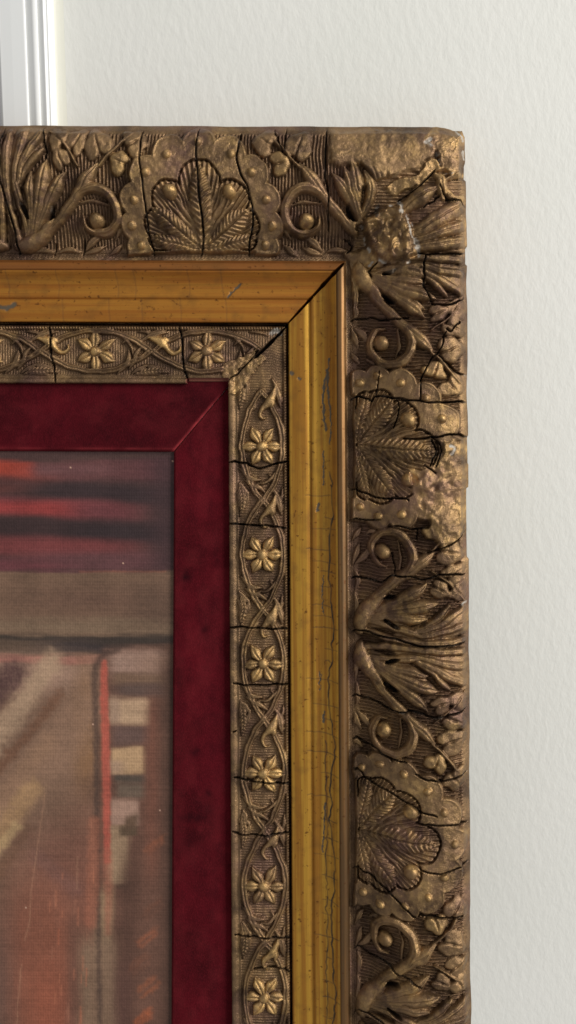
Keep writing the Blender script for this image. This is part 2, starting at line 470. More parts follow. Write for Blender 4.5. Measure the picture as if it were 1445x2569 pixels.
for P in ([(1092, 440, 6), (1104, 452, 15), (1108, 480, 15), (1112, 500, 6)], [(1128, 450, 6), (1144, 436, 16), (1166, 436, 10)], [(1120, 480, 6), (1136, 500, 12), (1160, 500, 10)]):
    pxstroke(P, 24, 'ivy_leaf', ic, crease=4, gild=.5)
# smooth filler over the top rail's end
patch([(823, 322), (1060, 318), (1108, 335), (1096, 392), (1046, 436), (1000, 452), (955, 446), (925, 428), (892, 420), (852, 424), (823, 416)],
      lambda x, y, sd: (13 + 9 * (fbm(x / 60, y / 60, 41, 3) - .5) + 1.0 * (fbm(x / 9, y / 9, 42, 3) - .5), .08 * sstep(.45, .7, fbm(x / 40, y / 40, 43, 4))), 'plaster_repair', edge=16, seed=41)
# rough gilded knob at the very corner
patch([(1096, 392), (1062, 352), (1090, 314), (1178, 310), (1182, 436), (1130, 446), (1104, 430)],
      lambda x, y, sd: (13 + 14 * (fbm(x / 46, y / 46, 51, 3) - .45) + 4 * (fbm(x / 9, y / 9, 52, 2) - .5), .7 * sstep(.3, .75, fbm(x / 30, y / 30, 53, 3))), 'plaster_repair', edge=8, seed=51, chalk=.42)
patch([(1050, 440), (1062, 412), (1096, 396), (1110, 424), (1080, 452), (1040, 476), (985, 500), (960, 470), (1000, 448)],
      lambda x, y, sd: (11 + 14 * (fbm(x / 26, y / 26, 55, 3) - .45), .2 + .4 * fbm(x / 25, y / 25, 56, 3)), 'plaster_repair', edge=6, seed=55)
# blistered lump at the centre of the corner
patch([(900, 560), (955, 522), (1002, 510), (1032, 562), (1056, 640), (1020, 664), (962, 664), (922, 640)],
      lambda x, y, sd: (32 + 12 * (1 - 1.3 * cells(x / 27 + vnoise(x / 18, y / 18, 6), y / 24 + vnoise(x / 18, y / 18, 7), 61)) + 16 * (fbm(x / 44, y / 44, 62, 3) - .5), .3 * sstep(.4, .75, fbm(x / 26, y / 26, 63, 3))), 'plaster_repair', edge=18, seed=61, chalk=.33)
# lumpy gilded repair half way down the right rail
patch([(1102, 1100), (1180, 1098), (1182, 1330), (1140, 1352), (1104, 1372), (1082, 1336), (1072, 1296), (1028, 1226), (1022, 1176), (1088, 1156), (1110, 1130)],
      lambda x, y, sd: (17 - 9 * sstep(.55, .05, cells(x / 34 + .6 * vnoise(x / 20, y / 20, 5), y / 30, 71)) * vnoise(x / 40, y / 40, 70) + 24 * (fbm(x / 48, y / 48, 72, 3) - .5) + 2 * (fbm(x / 7, y / 7, 74, 2) - .5), (.5 * sstep(.3, .75, fbm(x / 34, y / 34, 73, 4)))), 'plaster_repair', edge=7, seed=71)
# crumbled corner of the band
for P, sd0 in (([(573, 962), (575, 945), (600, 925), (640, 880), (668, 900), (640, 930), (612, 975), (590, 990), (574, 990)], 81), ([(560, 946), (556, 915), (612, 890), (650, 872), (640, 884), (600, 926), (578, 948)], 85)):
    pid = piece('plaster_repair')
    for R, sl in both(P, 8):
        x, y = R.PX[sl], R.PY[sl]
        xw, yw = wob(x, y, 6, 14, sd0)
        sd = poly_sd(xw, yw, P)
        put(R, sl, (sd > 0) & (R.W[sl] < 130), 2 + 9 * (fbm(x / 12, y / 12, sd0 + 1, 4) - .4), pid, 'set', .15 + .4 * (fbm(x / 10, y / 10, sd0 + 2, 2) - .2))
# the lip is broken away beside the corner on the top rail
m = (TOP.PX > 468) & (TOP.PX < 572) & (TOP.W < 13)
TOP.Z[m] = np.where(TOP.W[m] < 7, -24, -16); 
lip_gone = piece('bare_wood', mat='bare')
TOP.id[m] = lip_gone

# ---- cracks
def crack(pts, w=3, depth=20, seed=0, amp=3.0):
    P = smooth_path([(x, y, w) for x, y in pts], 6)
    n = np.arange(len(P))
    P[:, 0] += amp * (vnoise(n * .45, n * 0, seed + 200) - .5) * 2; P[:, 1] += amp * (vnoise(n * .45, n * 0 + 3, seed + 210) - .5) * 2
    P[:, 2] *= .35 + 1.2 * vnoise(n * .25, n * 0, seed + 220)
    P[0, 2] = P[-1, 2] = .3
    for R, sl in both(P[:, :2], 8):
        d, ww, arc, side, L = path_dist(R.PX[sl], R.PY[sl], P)
        own = np.where(P[:, 0].max() > 740 or P[0, 1] < 650, sstep(300, 318, R.W[sl]), R.W[sl] < 280) if amp == 3.0 else 1.0
        m = (1 - sstep(ww * .35, ww * .35 + 1.6, d)) * own
        R.Z[sl] -= depth * m
        # lifted edges of the composition
        R.grime[sl] = np.maximum(R.grime[sl], np.clip(.45 + ww * .25, 0, 1) * (1 - sstep(ww * .4, ww * .4 + 2.0, d)) * own)
CR = [
 ([(868, 1013), (905, 1002), (928, 1010), (950, 998), (1000, 1000), (1060, 1003), (1120, 1003), (1172, 1008)], 3.2),
 ([(1010, 1098), (1060, 1096), (1085, 1090), (1140, 1085), (1174, 1095)], 3),
 ([(878, 811), (912, 800), (960, 804), (1000, 801), (1024, 797)], 2.6),
 ([(1066, 640), (1060, 668), (1064, 700), (1064, 718), (1080, 750), (1090, 762), (1140, 757), (1168, 746)], 4.2),
 ([(1050, 637), (1100, 636), (1172, 635)], 4),
 ([(868, 1591), (935, 1597), (1000, 1603), (1090, 1609), (1168, 1606)], 4),
 ([(866, 1455), (950, 1464), (985, 1445), (1010, 1440), (1070, 1443), (1110, 1432), (1168, 1436)], 3),
 ([(866, 1755), (925, 1765), (990, 1780), (1060, 1776), (1090, 1788), (1168, 1770)], 3.6),
 ([(866, 1303), (910, 1314), (950, 1310)], 2.4), ([(985, 1318), (1030, 1320), (1072, 1314)], 2.2),
 ([(866, 1860), (930, 1880), (965, 1896), (1020, 1905)], 2.6), ([(1040, 1930), (1080, 1938), (1110, 1942), (1172, 1932)], 3),
 ([(868, 1932), (900, 1946), (930, 1975), (985, 1990), (1050, 2017), (1094, 2028)], 2.2), ([(1057, 2050), (1110, 2051), (1176, 2056)], 2.6),
 ([(1055, 2163), (1100, 2168), (1150, 2160), (1178, 2153)], 3), ([(868, 2178), (905, 2200), (940, 2215), (985, 2245), (1035, 2281), (1080, 2278), (1160, 2281)], 3),
 ([(872, 2386), (920, 2408), (970, 2420), (1010, 2440), (1054, 2456)], 3), ([(866, 1230), (915, 1245), (960, 1256), (1000, 1248), (1026, 1251)], 3.4),
 ([(1082, 1096), (1091, 1130), (1078, 1162)], 3.6), ([(1096, 1098), (1106, 1130), (1090, 1165)], 2.4), ([(1055, 1000), (1052, 962), (1068, 925), (1080, 896), (1100, 878), (1118, 830)], 2.2),
 ([(1098, 888), (1120, 905), (1146, 930), (1172, 940)], 1.8), ([(1116, 824), (1132, 826), (1148, 812), (1152, 804)], 2.2), ([(948, 935), (942, 1000)], 1.6),
 ([(1000, 1003), (995, 1050), (985, 1075)], 1.8), ([(880, 2566), (905, 2556), (960, 2572)], 2.6), ([(985, 1385), (988, 1400), (994, 1440)], 1.8),
 ([(1172, 1330), (1120, 1360), (1070, 1380)], 1.6), ([(1060, 1160), (1090, 1180)], 1.6), ([(1050, 1320), (1046, 1345)], 1.4),
 ([(14, 318), (14, 440), (26, 550), (42, 656)], 4.2), ([(364, 328), (360, 400), (365, 500), (372, 590), (386, 656)], 2.8), ([(501, 326), (502, 480), (506, 610), (497, 656)], 2.8),
 ([(606, 336), (602, 420), (628, 480), (636, 560), (622, 600), (620, 656)], 3.8), ([(823, 322), (820, 440), (826, 500), (819, 580)], 2.6), ([(112, 322), (122, 360), (128, 400)], 3),
 ([(206, 596), (202, 656)], 2), ([(714, 380), (700, 350), (692, 326)], 1.6), ([(720, 322), (716, 380)], 1.6), ([(128, 610), (128, 656)], 1.4),
 ([(1088, 430), (1050, 470), (1000, 505)], 3.2), ([(1100, 470), (1120, 500), (1150, 505), (1168, 520)], 2.6), ([(1060, 520), (1085, 505), (1100, 490)], 2.2),
 ([(870, 640), (880, 615), (862, 600)], 2), ([(930, 700), (925, 680), (945, 660)], 1.8),
 ([(123, 816), (127, 880), (138, 964)], 5), ([(449, 818), (458, 880), (468, 964)], 5),
 ([(576, 1158), (612, 1164), (650, 1173), (690, 1166), (720, 1159)], 3), ([(574, 1315), (640, 1316), (690, 1322), (720, 1326)], 2.2), ([(578, 1574), (650, 1577), (722, 1575)], 2.6),
 ([(586, 1717), (660, 1719), (724, 1716)], 3.2), ([(588, 1954), (640, 1963), (724, 1964)], 2.4), ([(586, 2090), (630, 2098), (680, 2096), (726, 2090)], 3.2),
 ([(590, 2348), (660, 2354), (728, 2352)], 2), ([(630, 2436), (690, 2430), (728, 2440)], 2), ([(586, 1840), (592, 1838)], 1.6),
 ([(650, 880), (612, 922), (576, 952)], 3),
]
for i, (P, w) in enumerate(CR):
    crack(P, w * .52, 15 if P[0][1] > 1000 or P[0][0] > 740 or P[0][1] < 650 else 14, i * 13)
for R in RAILS:
    spots = (R.grime > .3) & (fbm(R.PX / 16, R.PY / 16, 170, 3) > .66) & ((R.W > 300) | (R.W < 140))
    R.chalk = np.maximum(R.chalk, spots * .55); R.grime[spots] *= .3
# craquelure of the gilding
rc = random.Random(8)
def gcrack(pts, w=1.5, dep=5, s=0, amp=1.5): crack(pts, w, dep, s, amp)
P = [(827 + SKX * (y - 900) + 5 * math.sin(y * .021) + (12 if 1500 < y < 1760 else 0) * 0 + rc.uniform(-3, 3), y) for y in range(1180, 2750, 36)]
gcrack(P, 1.7, 1.2, 900, 2.5)
P = [(812 + SKX * (y - 900) + rc.uniform(-3, 3), y) for y in range(1850, 2750, 30)]
gcrack(P, 1.2, 1, 901, 2.5)
y = 1240
while y < 2740:
    x0 = rc.choice((764, 800, 800, 812, 780)); x1 = rc.choice((826, 838, 842))
    gcrack([(x0 + SKX * (y - 900), y), ((x0 + x1) / 2 + SKX * (y - 900), y + rc.uniform(-3, 3)), (x1 + SKX * (y - 900), y + rc.uniform(-3, 3))], rc.uniform(.2, .9), .5, int(y), 1)
    y += rc.uniform(24, 62)
for x in (24, 148, 296, 340, 474, 556, -60, -110):
    gcrack([(x, 676), (x + 3, 720), (x + rc.uniform(0, 8), 746)], rc.uniform(.1, .4), .3, x + 500, 1)
    x2 = x + rc.uniform(-30, 30)
    gcrack([(x2, 750), (x2 + 2, 780), (x2 + 3, 808)], rc.uniform(.1, .4), .3, x + 700, 1)
# bare grey spots on the gilding (lost leaf)
for (P, w) in [([(572, 746), (584, 732), (596, 722), (604, 712)], 4), ([(820, 930), (812, 980), (812, 1030), (816, 1078)], 4), ([(826, 900), (822, 960), (830, 1040), (828, 1110)], 3),
               ([(812, 1130), (810, 1180), (812, 1212)], 2.4), ([(0, 770), (20, 772), (38, 764)], 9), ([(812, 1440), (808, 1490), (812, 1540)], 2), ([(800, 1262), (797, 1278)], 4),
               ([(814, 1780), (810, 1805)], 4), ([(804, 1680), (802, 1730)], 1.8), ([(816, 2010), (812, 2070), (810, 2130)], 3), ([(730, 933), (734, 938)], 5), ([(748, 948), (752, 951)], 4),
               ([(1128, 1112), (1138, 1120), (1132, 1132)], 5), ([(1000, 510), (1006, 522), (1002, 540)], 6), ([(1040, 625), (1050, 636), (1046, 645)], 5), ([(1146, 322), (1160, 334), (1164, 352)], 4),
               ([(1018, 540), (1030, 590), (1044, 622)], 3), ([(1164, 380), (1166, 400)], 4), ([(1160, 1512), (1168, 1504)], 4), ([(924, 670), (934, 662)], 4), ([(682, 836), (694, 828), (704, 836)], 7), ([(1066, 362), (1080, 352)], 5)]:
    Q = smooth_path([(x, y, w) for x, y in P])
    for R, sl in both(Q[:, :2], 12):
        x, y = wob(R.PX[sl], R.PY[sl], 4, 9, 300)
        d, ww, arc, side, L = path_dist(x, y, Q)
        R.chalk[sl] = np.maximum(R.chalk[sl], 1 - sstep(ww * .5, ww, d))
        R.Z[sl] -= 1.5 * (1 - sstep(ww * .5, ww, d))

# ---- fine unevenness and wear
for R in RAILS:
    orn = (R.W > 296) | (R.W < 142)
    R.Z += np.where(orn, 1.3 * (fbm(R.PX / 11, R.PY / 11, 77, 3) - .5) * 2 * np.where(R.W > 296, 1, .5), .25 * (fbm(R.PX / 40, R.PY / 40, 78, 3) - .5))
    n1 = fbm(R.PX / 70, R.PY / 70, 80, 4); n2 = fbm(R.PX / 13, R.PY / 13, 84, 3)
    prot = np.clip((R.Z - R.base) / 26, 0, 1)
    R.gild = np.clip(R.gild * (.4 + .9 * n2) * np.where(R.W > 296, .7, 1.1) + sstep(.55, .8, n1) * .4 * n2 + prot * .25 * sstep(.4, .65, n2), 0, 1)
    R.gild[R.W < 14] *= .5
    # old varnish and soot lying on the sunk ground of the ornament
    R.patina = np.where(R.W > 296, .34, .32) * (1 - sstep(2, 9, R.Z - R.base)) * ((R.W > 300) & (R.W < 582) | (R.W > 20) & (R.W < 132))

for R in RAILS:
    R.Z = R.base + (R.Z - R.base) * (1 - .92 * sstep(578, 597, R.W))
# ---- outer silhouette: chips at the corner and along the edges
def inset_right(py):
    v = 3.0 * (fbm(py / 90, py * 0, 91, 3) - .35) * 2
    v = v + 5 * sstep(618, 626, py) * (1 - sstep(662, 668, py)) + 5 * (1 - sstep(450, 456, py)) + 5 * sstep(1222, 1226, py) * (1 - sstep(1396, 1404, py)) + 3 * (1 - sstep(1160, 1170, py)) * sstep(1090, 1100, py)
    v = v + 6 * (1 - sstep(318, 350, py)) ** 2 + 3 * (fbm(py / 12, py * 0 + 2, 93, 2) - .5) * (1 - sstep(400, 460, py))
    return np.maximum(v, 0)
def inset_top(px):
    v = 2.2 * (fbm(px / 120, px * 0 + 5, 95, 3) - .4) * 2 + 2.5 * (fbm(px / 14, px * 0 + 9, 96, 2) - .4) * sstep(1055, 1085, px)
    v = v + 9 * sstep(1096, 1150, px)
    return np.maximum(v, 0)
for R in RAILS:
    f = sstep(560, 600, R.W)
    R.PXd = R.PX - inset_right(R.PY) * sstep(1120, 1172, R.PX) * (f if R.kind == 'right' else sstep(1120, 1165, R.PX))
    R.PYd = R.PY + inset_top(R.PX) * sstep(370, 318, R.PY) * 1.0 if False else R.PY + inset_top(R.PX) * (1 - sstep(320, 372, R.PY)) 

# ---- to real coordinates (metres in the frame's plane)
def coords(R):
    w = R.W; z0 = zp(w); k = (1 - z0 / DP); za = zA[:, None]
    if R.kind == 'top':
        X = (PXm[:, None] - CX) * k - (PXm[:, None] - R.PXd) * (1 - za / DP)
        Y = (CY - R.PYd) * k
    else:
        X = (R.PXd - CX) * k
        Y = (CY - PYm[:, None]) * k - (R.PYd - PYm[:, None]) * (1 - za / DP)
    Z = R.Z.copy()
    # walls of the open mitre: first column goes to the back
    g = gap > 0
    Z[g, 0] = BACK + 4
    P = np.stack([X, Y, Z], -1) * S
    lo = P[:1].copy(); lo[..., 2] = BACK * S
    hi = P[-1:].copy(); hi[..., 2] = BACK * S
    return np.concatenate([lo, P, hi], 0)
def ext(A): return np.concatenate([A[:1], A, A[-1:]], 0)
nodeP, nodeN, nodeA, nodeU, nodeT = [], [], [], [], []
cell_id, cell_q = [], []
offs = 0
for R in RAILS:
    P = coords(R)
    Nr, Kc = P.shape[:2]
    du = np.zeros_like(P); dv = np.zeros_like(P)
    dv[1:-1] = P[2:] - P[:-2]; dv[0] = P[1] - P[0]; dv[-1] = P[-1] - P[-2]
    du[:, 1:-1] = P[:, 2:] - P[:, :-2]; du[:, 0] = P[:, 1] - P[:, 0]; du[:, -1] = P[:, -1] - P[:, -2]
    N = np.cross(du, dv) if R.kind == 'right' else np.cross(dv, du)
    N /= np.linalg.norm(N, axis=-1, keepdims=True) + 1e-15
    nodeP.append(P.reshape(-1, 3)); nodeN.append(N.reshape(-1, 3))
    nodeA.append(np.stack([ext(R.gild), ext(R.grime), ext(R.chalk)], -1).reshape(-1, 3))
    nodeU.append(np.stack([ext(R.along) * .01, ext(R.W) * .01, np.full((Nr, Kc), 0 if R.kind == 'top' else 7.0)], -1).reshape(-1, 3))
    nodeT.append(np.repeat(ext(R.patina)[..., None], 3, -1).reshape(-1, 3))
    ID = ext(R.id); KP = ext(R.keep)
    c = np.maximum(np.maximum(ID[:-1, :-1], ID[1:, :-1]), np.maximum(ID[:-1, 1:], ID[1:, 1:]))
    # plain parts keep their own borders: no bleeding of a base id over its neighbour
    cb = ID[:-1, :-1]
    nb = len(pieces)
    base_max = RIG.base_ids[-1]
    c = np.where(c <= base_max, cb, c)
    kp = KP[:-1, :-1] & KP[1:, 1:] & KP[:-1, 1:] & KP[1:, :-1]
    jj, kk = np.where(kp)
    i0 = offs + jj * Kc + kk
    q = np.stack([i0, i0 + 1, i0 + Kc + 1, i0 + Kc], -1)
    if R.kind == 'top': q = q[:, ::-1]
    cell_id.append(c[jj, kk]); cell_q.append(q)
    offs += Nr * Kc
nodeP = np.concatenate(nodeP); nodeN = np.concatenate(nodeN); nodeA = np.concatenate(nodeA); nodeU = np.concatenate(nodeU); nodeT = np.concatenate(nodeT)
cell_id = np.concatenate(cell_id); cell_q = np.concatenate(cell_q)

# ------------------------------------------------------------------ materials
def nt(name):
    m = bpy.data.materials.new(name); m.use_nodes = True
    n = m.node_tree.nodes; b = n['Principled BSDF']
    return m, m.node_tree, n, b
def srgb(r, g, b):
    f = lambda c: (c / 255 / 12.92) if c / 255 <= .04045 else ((c / 255 + .055) / 1.055) ** 2.4
    return (f(r), f(g), f(b), 1)
def mix(T, fac, a, b):
    x = T.nodes.new('ShaderNodeMix'); x.data_type = 'RGBA'
    if isinstance(fac, float): x.inputs[0].default_value = fac
    else: T.links.new(fac, x.inputs[0])
    for i, v in ((6, a), (7, b)):
        if isinstance(v, tuple): x.inputs[i].default_value = v
        else: T.links.new(v, x.inputs[i])
    return x.outputs[2]
def math_(T, op, a, b=0.0, clamp=False):
    x = T.nodes.new('ShaderNodeMath'); x.operation = op; x.use_clamp = clamp
    for i, v in ((0, a), (1, b)):
        if isinstance(v, (int, float)): x.inputs[i].default_value = v
        else: T.links.new(v, x.inputs[i])
    return x.outputs[0]
def noise(T, vec, scale, detail=4, rough=.55):
    x = T.nodes.new('ShaderNodeTexNoise'); x.inputs['Scale'].default_value = scale
    x.inputs['Detail'].default_value = detail; x.inputs['Roughness'].default_value = rough
    if vec is not None: T.links.new(vec, x.inputs['Vector'])
    return x.outputs[0]
def rng(T, v, a, b, c=0.0, d=1.0):
    x = T.nodes.new('ShaderNodeMapRange'); T.links.new(v, x.inputs[0])
    for i, k in enumerate((a, b, c, d)): x.inputs[i + 1].default_value = k
    return x.outputs[0]
def attr(T, name):
    x = T.nodes.new('ShaderNodeAttribute'); x.attribute_name = name
    return x
def sep(T, v):
    x = T.nodes.new('ShaderNodeSeparateXYZ'); T.links.new(v, x.inputs[0]); return x.outputs
def objco(T):
    x = T.nodes.new('ShaderNodeTexCoord'); return x.outputs['Object']
def vmul(T, v, s):
    x = T.nodes.new('ShaderNodeVectorMath'); x.operation = 'MULTIPLY'; T.links.new(v, x.inputs[0]); x.inputs[1].default_value = s
    return x.outputs[0]
def bump(T, h, strength, dist, B):
    x = T.nodes.new('ShaderNodeBump'); x.inputs['Strength'].default_value = strength; x.inputs['Distance'].default_value = dist
    T.links.new(h, x.inputs['Height']); T.links.new(x.outputs[0], B.inputs['Normal'])

def bronze(name, dark, mid, gold, tint):
    m, T, n, B = nt(name)
    g, gr, ch = sep(T, attr(T, 'wear').outputs['Vector'])[:3]
    co = objco(T)
    n1 = noise(T, co, 38, 5); n2 = noise(T, co, 240, 4); n3 = noise(T, co, 1400, 3)
    c = mix(T, rng(T, n1, .38, .6), dark, mid)
    c = mix(T, math_(T, 'MULTIPLY', rng(T, noise(T, co, 22, 3), .52, .68), .55), c, tint)
    gg = math_(T, 'MULTIPLY', g, rng(T, n2, .3, .62, .35, 1.15), True)
    c = mix(T, math_(T, 'ADD', gg, math_(T, 'MULTIPLY', rng(T, n3, .58, .7), .22), True), c, gold)
    c = mix(T, rng(T, n2, .6, .72, 0, .45), c, dark)
    c = mix(T, math_(T, 'MULTIPLY', ch, rng(T, n2, .35, .55, .4, 1.0)), c, srgb(170, 162, 150))
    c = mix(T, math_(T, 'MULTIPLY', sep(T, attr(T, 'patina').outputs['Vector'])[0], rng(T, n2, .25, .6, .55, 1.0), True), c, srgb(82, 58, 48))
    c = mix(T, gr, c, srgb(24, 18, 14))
    T.links.new(c, B.inputs['Base Color'])
    solid = math_(T, 'SUBTRACT', 1.0, math_(T, 'MAXIMUM', ch, gr), True)
    T.links.new(math_(T, 'MULTIPLY', solid, .72), B.inputs['Metallic'])
    T.links.new(rng(T, n2, .3, .7, .34, .56), B.inputs['Roughness'])
    bump(T, math_(T, 'ADD', n3, math_(T, 'MULTIPLY', n2, 1.5)), .6, .0007, B)
    return m
MAT = {}
MAT['bronze'] = bronze('bronze_paint', srgb(84, 64, 47), srgb(138, 109, 77), srgb(214, 174, 112), srgb(122, 90, 82))
def gilt(name, c0, c1, c2, streak=1.0):
    m, T, n, B = nt(name)
    g, gr, ch = sep(T, attr(T, 'wear').outputs['Vector'])[:3]
    uv = attr(T, 'rail').outputs['Vector']
    s1 = noise(T, vmul(T, uv, (.16, 7, 1)), 1.0, 3, .5); s2 = noise(T, vmul(T, uv, (.5, 30, 1)), 1.0, 3, .6)
    co = objco(T)
    n2 = noise(T, co, 300, 4); n3 = noise(T, co, 90, 3)
    c = mix(T, rng(T, s1, .42, .58), c0, c1)
    c = mix(T, rng(T, sep(T, uv)[2], 0, 7, .55, 0), c, srgb(176, 104, 40))
    c = mix(T, rng(T, n3, .5, .72, 0, .4), c, srgb(120, 84, 42))
    c = mix(T, math_(T, 'MULTIPLY', rng(T, noise(T, vmul(T, uv, (2.6, 60, 1)), 1.0, 3), .6, .7), .3), c, srgb(150, 66, 34))
    c = mix(T, rng(T, s2, .5, .75, 0, .42 * streak), c, c2)
    c = mix(T, rng(T, n2, .62, .70, 0, .75), c, srgb(92, 52, 20))
    c = mix(T, ch, c, srgb(84, 72, 56))
    c = mix(T, gr, c, srgb(30, 18, 10))
    T.links.new(c, B.inputs['Base Color'])
    solid = math_(T, 'SUBTRACT', 1.0, math_(T, 'MAXIMUM', ch, gr), True)
    T.links.new(math_(T, 'MULTIPLY', solid, .7), B.inputs['Metallic'])
    T.links.new(rng(T, s2, .3, .7, .36, .55), B.inputs['Roughness'])
    bump(T, math_(T, 'ADD', s2, math_(T, 'MULTIPLY', n2, .4)), .12, .0005, B)
    return m
MAT['gilt'] = gilt('worn_gilding', srgb(166, 114, 42), srgb(194, 146, 56), srgb(128, 84, 34))
MAT['fillet'] = gilt('worn_gilt_fillet', srgb(104, 78, 50), srgb(132, 96, 56), srgb(82, 60, 38))
m, T, n, B = nt('bare_red_wood'); B.inputs['Base Color'].default_value = srgb(112, 62, 46); B.inputs['Roughness'].default_value = .8
bump(T, noise(T, objco(T), 500, 3), .3, .0005, B); MAT['bare'] = m

# ------------------------------------------------------------------ objects
def mesh_obj(name, verts, faces, mat, parent=None, smooth=True, normals=None, attrs=None):
    me = bpy.data.meshes.new(name)
    v = np.asarray(verts, np.float32); f = np.asarray(faces, np.int32)
    n = f.shape[1]
    me.vertices.add(len(v)); me.vertices.foreach_set('co', v.ravel())
    me.loops.add(f.size); me.loops.foreach_set('vertex_index', f.ravel())
    me.polygons.add(len(f))
    me.polygons.foreach_set('loop_start', np.arange(0, f.size, n, dtype=np.int32))
    me.update(calc_edges=True)
    me.polygons.foreach_set('use_smooth', np.full(len(f), smooth))
    for k, (t, d, key) in (attrs or {}).items():
        a = me.attributes.new(k, t, 'POINT'); a.data.foreach_set(key, np.ascontiguousarray(d, np.float32).ravel())
    me.materials.append(mat)
    if normals is not None: me.normals_split_custom_set_from_vertices(normals.tolist())
    o = bpy.data.objects.new(name, me); COL.objects.link(o)
    if parent: o.parent = parent
    return o
def tag(o, label=None, cat=None, kind=None, group=None):
    if label: o['label'] = label
    if cat: o['category'] = cat
    if kind: o['kind'] = kind
    if group: o['group'] = group
    return o

frame = bpy.data.objects.new('picture_frame', None)
COL.objects.link(frame)
frame.matrix_world = FRAME_M
tag(frame, 'antique bronzed and gilded picture frame with cracked leaf ornament leaning on white wall', 'picture frame')

order = np.argsort(cell_id, kind='stable')
sid = cell_id[order]; sq = cell_q[order]
made = {}
bounds = np.searchsorted(sid, np.arange(1, len(pieces) + 1))
for pid in range(1, len(pieces)):
    q = sq[bounds[pid - 1]:bounds[pid]]
    if len(q) < 6 and pid > RIG.base_ids[-1]: continue
    if len(q) == 0: continue
    d = pieces[pid]
    u, inv = np.unique(q, return_inverse=True)
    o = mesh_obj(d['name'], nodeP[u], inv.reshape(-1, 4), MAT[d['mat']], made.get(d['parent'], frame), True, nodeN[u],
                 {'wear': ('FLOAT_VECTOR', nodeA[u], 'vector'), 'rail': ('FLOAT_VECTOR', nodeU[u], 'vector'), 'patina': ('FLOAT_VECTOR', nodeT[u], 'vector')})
    if d['label']: o['label'] = d['label']
    made[pid] = o

# dark backing behind the open mitre and round the sight edge
def slab(name, x0, x1, y0, y1, z0, z1, mat, parent):
    X = [(x - CX) * S for x in (x0, x1)]; Y = [(CY - y) * S for y in (y1, y0)]; Z = [z0 * S, z1 * S]
    v = [(X[i], Y[j], Z[k]) for k in (0, 1) for j in (0, 1) for i in (0, 1)]
    f = [(0, 2, 3, 1), (4, 5, 7, 6), (0, 1, 5, 4), (2, 6, 7, 3), (0, 4, 6, 2), (1, 3, 7, 5)]
    return mesh_obj(name, v, f, mat, parent, False)
m, T, n, B = nt('dark_wood'); B.inputs['Base Color'].default_value = srgb(46, 34, 26); B.inputs['Roughness'].default_value = .85
bump(T, noise(T, objco(T), 160, 3), .3, .0006, B); MAT['dark_wood'] = m
slab('backing_board', -160, 1130, 360, 960, -66.5, -58, m, frame)
slab('backing_board', 570, 1130, 962, 2735, -66.5, -58, m, frame)

# ---- velvet liner
m, T, n, B = nt('red_velvet')
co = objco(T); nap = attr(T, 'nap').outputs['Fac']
n1 = noise(T, co, 18, 5, .7); n2 = noise(T, vmul(T, co, (1, .45, 1)), 1500, 3); n3 = noise(T, vmul(T, co, (1, .5, 1)), 130, 4)
c = mix(T, rng(T, n1, .36, .64), srgb(56, 6, 12), srgb(84, 12, 22))
c = mix(T, rng(T, n3, .5, .75, 0, .5), c, srgb(46, 5, 12))
c = mix(T, rng(T, n2, .45, .75, 0, .25), c, srgb(130, 34, 44))
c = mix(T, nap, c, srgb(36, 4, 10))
c = mix(T, attr(T, 'lighten').outputs['Fac'], c, srgb(172, 62, 66))
T.links.new(c, B.inputs['Base Color'])
B.inputs['Roughness'].default_value = .95; B.inputs['Specular IOR Level'].default_value = .1
B.inputs['Sheen Weight'].default_value = .12; B.inputs['Sheen Roughness'].default_value = .45; B.inputs['Sheen Tint'].default_value = srgb(220, 70, 80)
bump(T, math_(T, 'ADD', n2, math_(T, 'MULTIPLY', n3, 1.2)), .5, .0007, B)
MAT['velvet'] = m
VIX = lambda py: 435 - .0045 * (py - 1135)      # inner edge of the right liner
VIY = lambda px: 1133 + .004 * (px - 430)
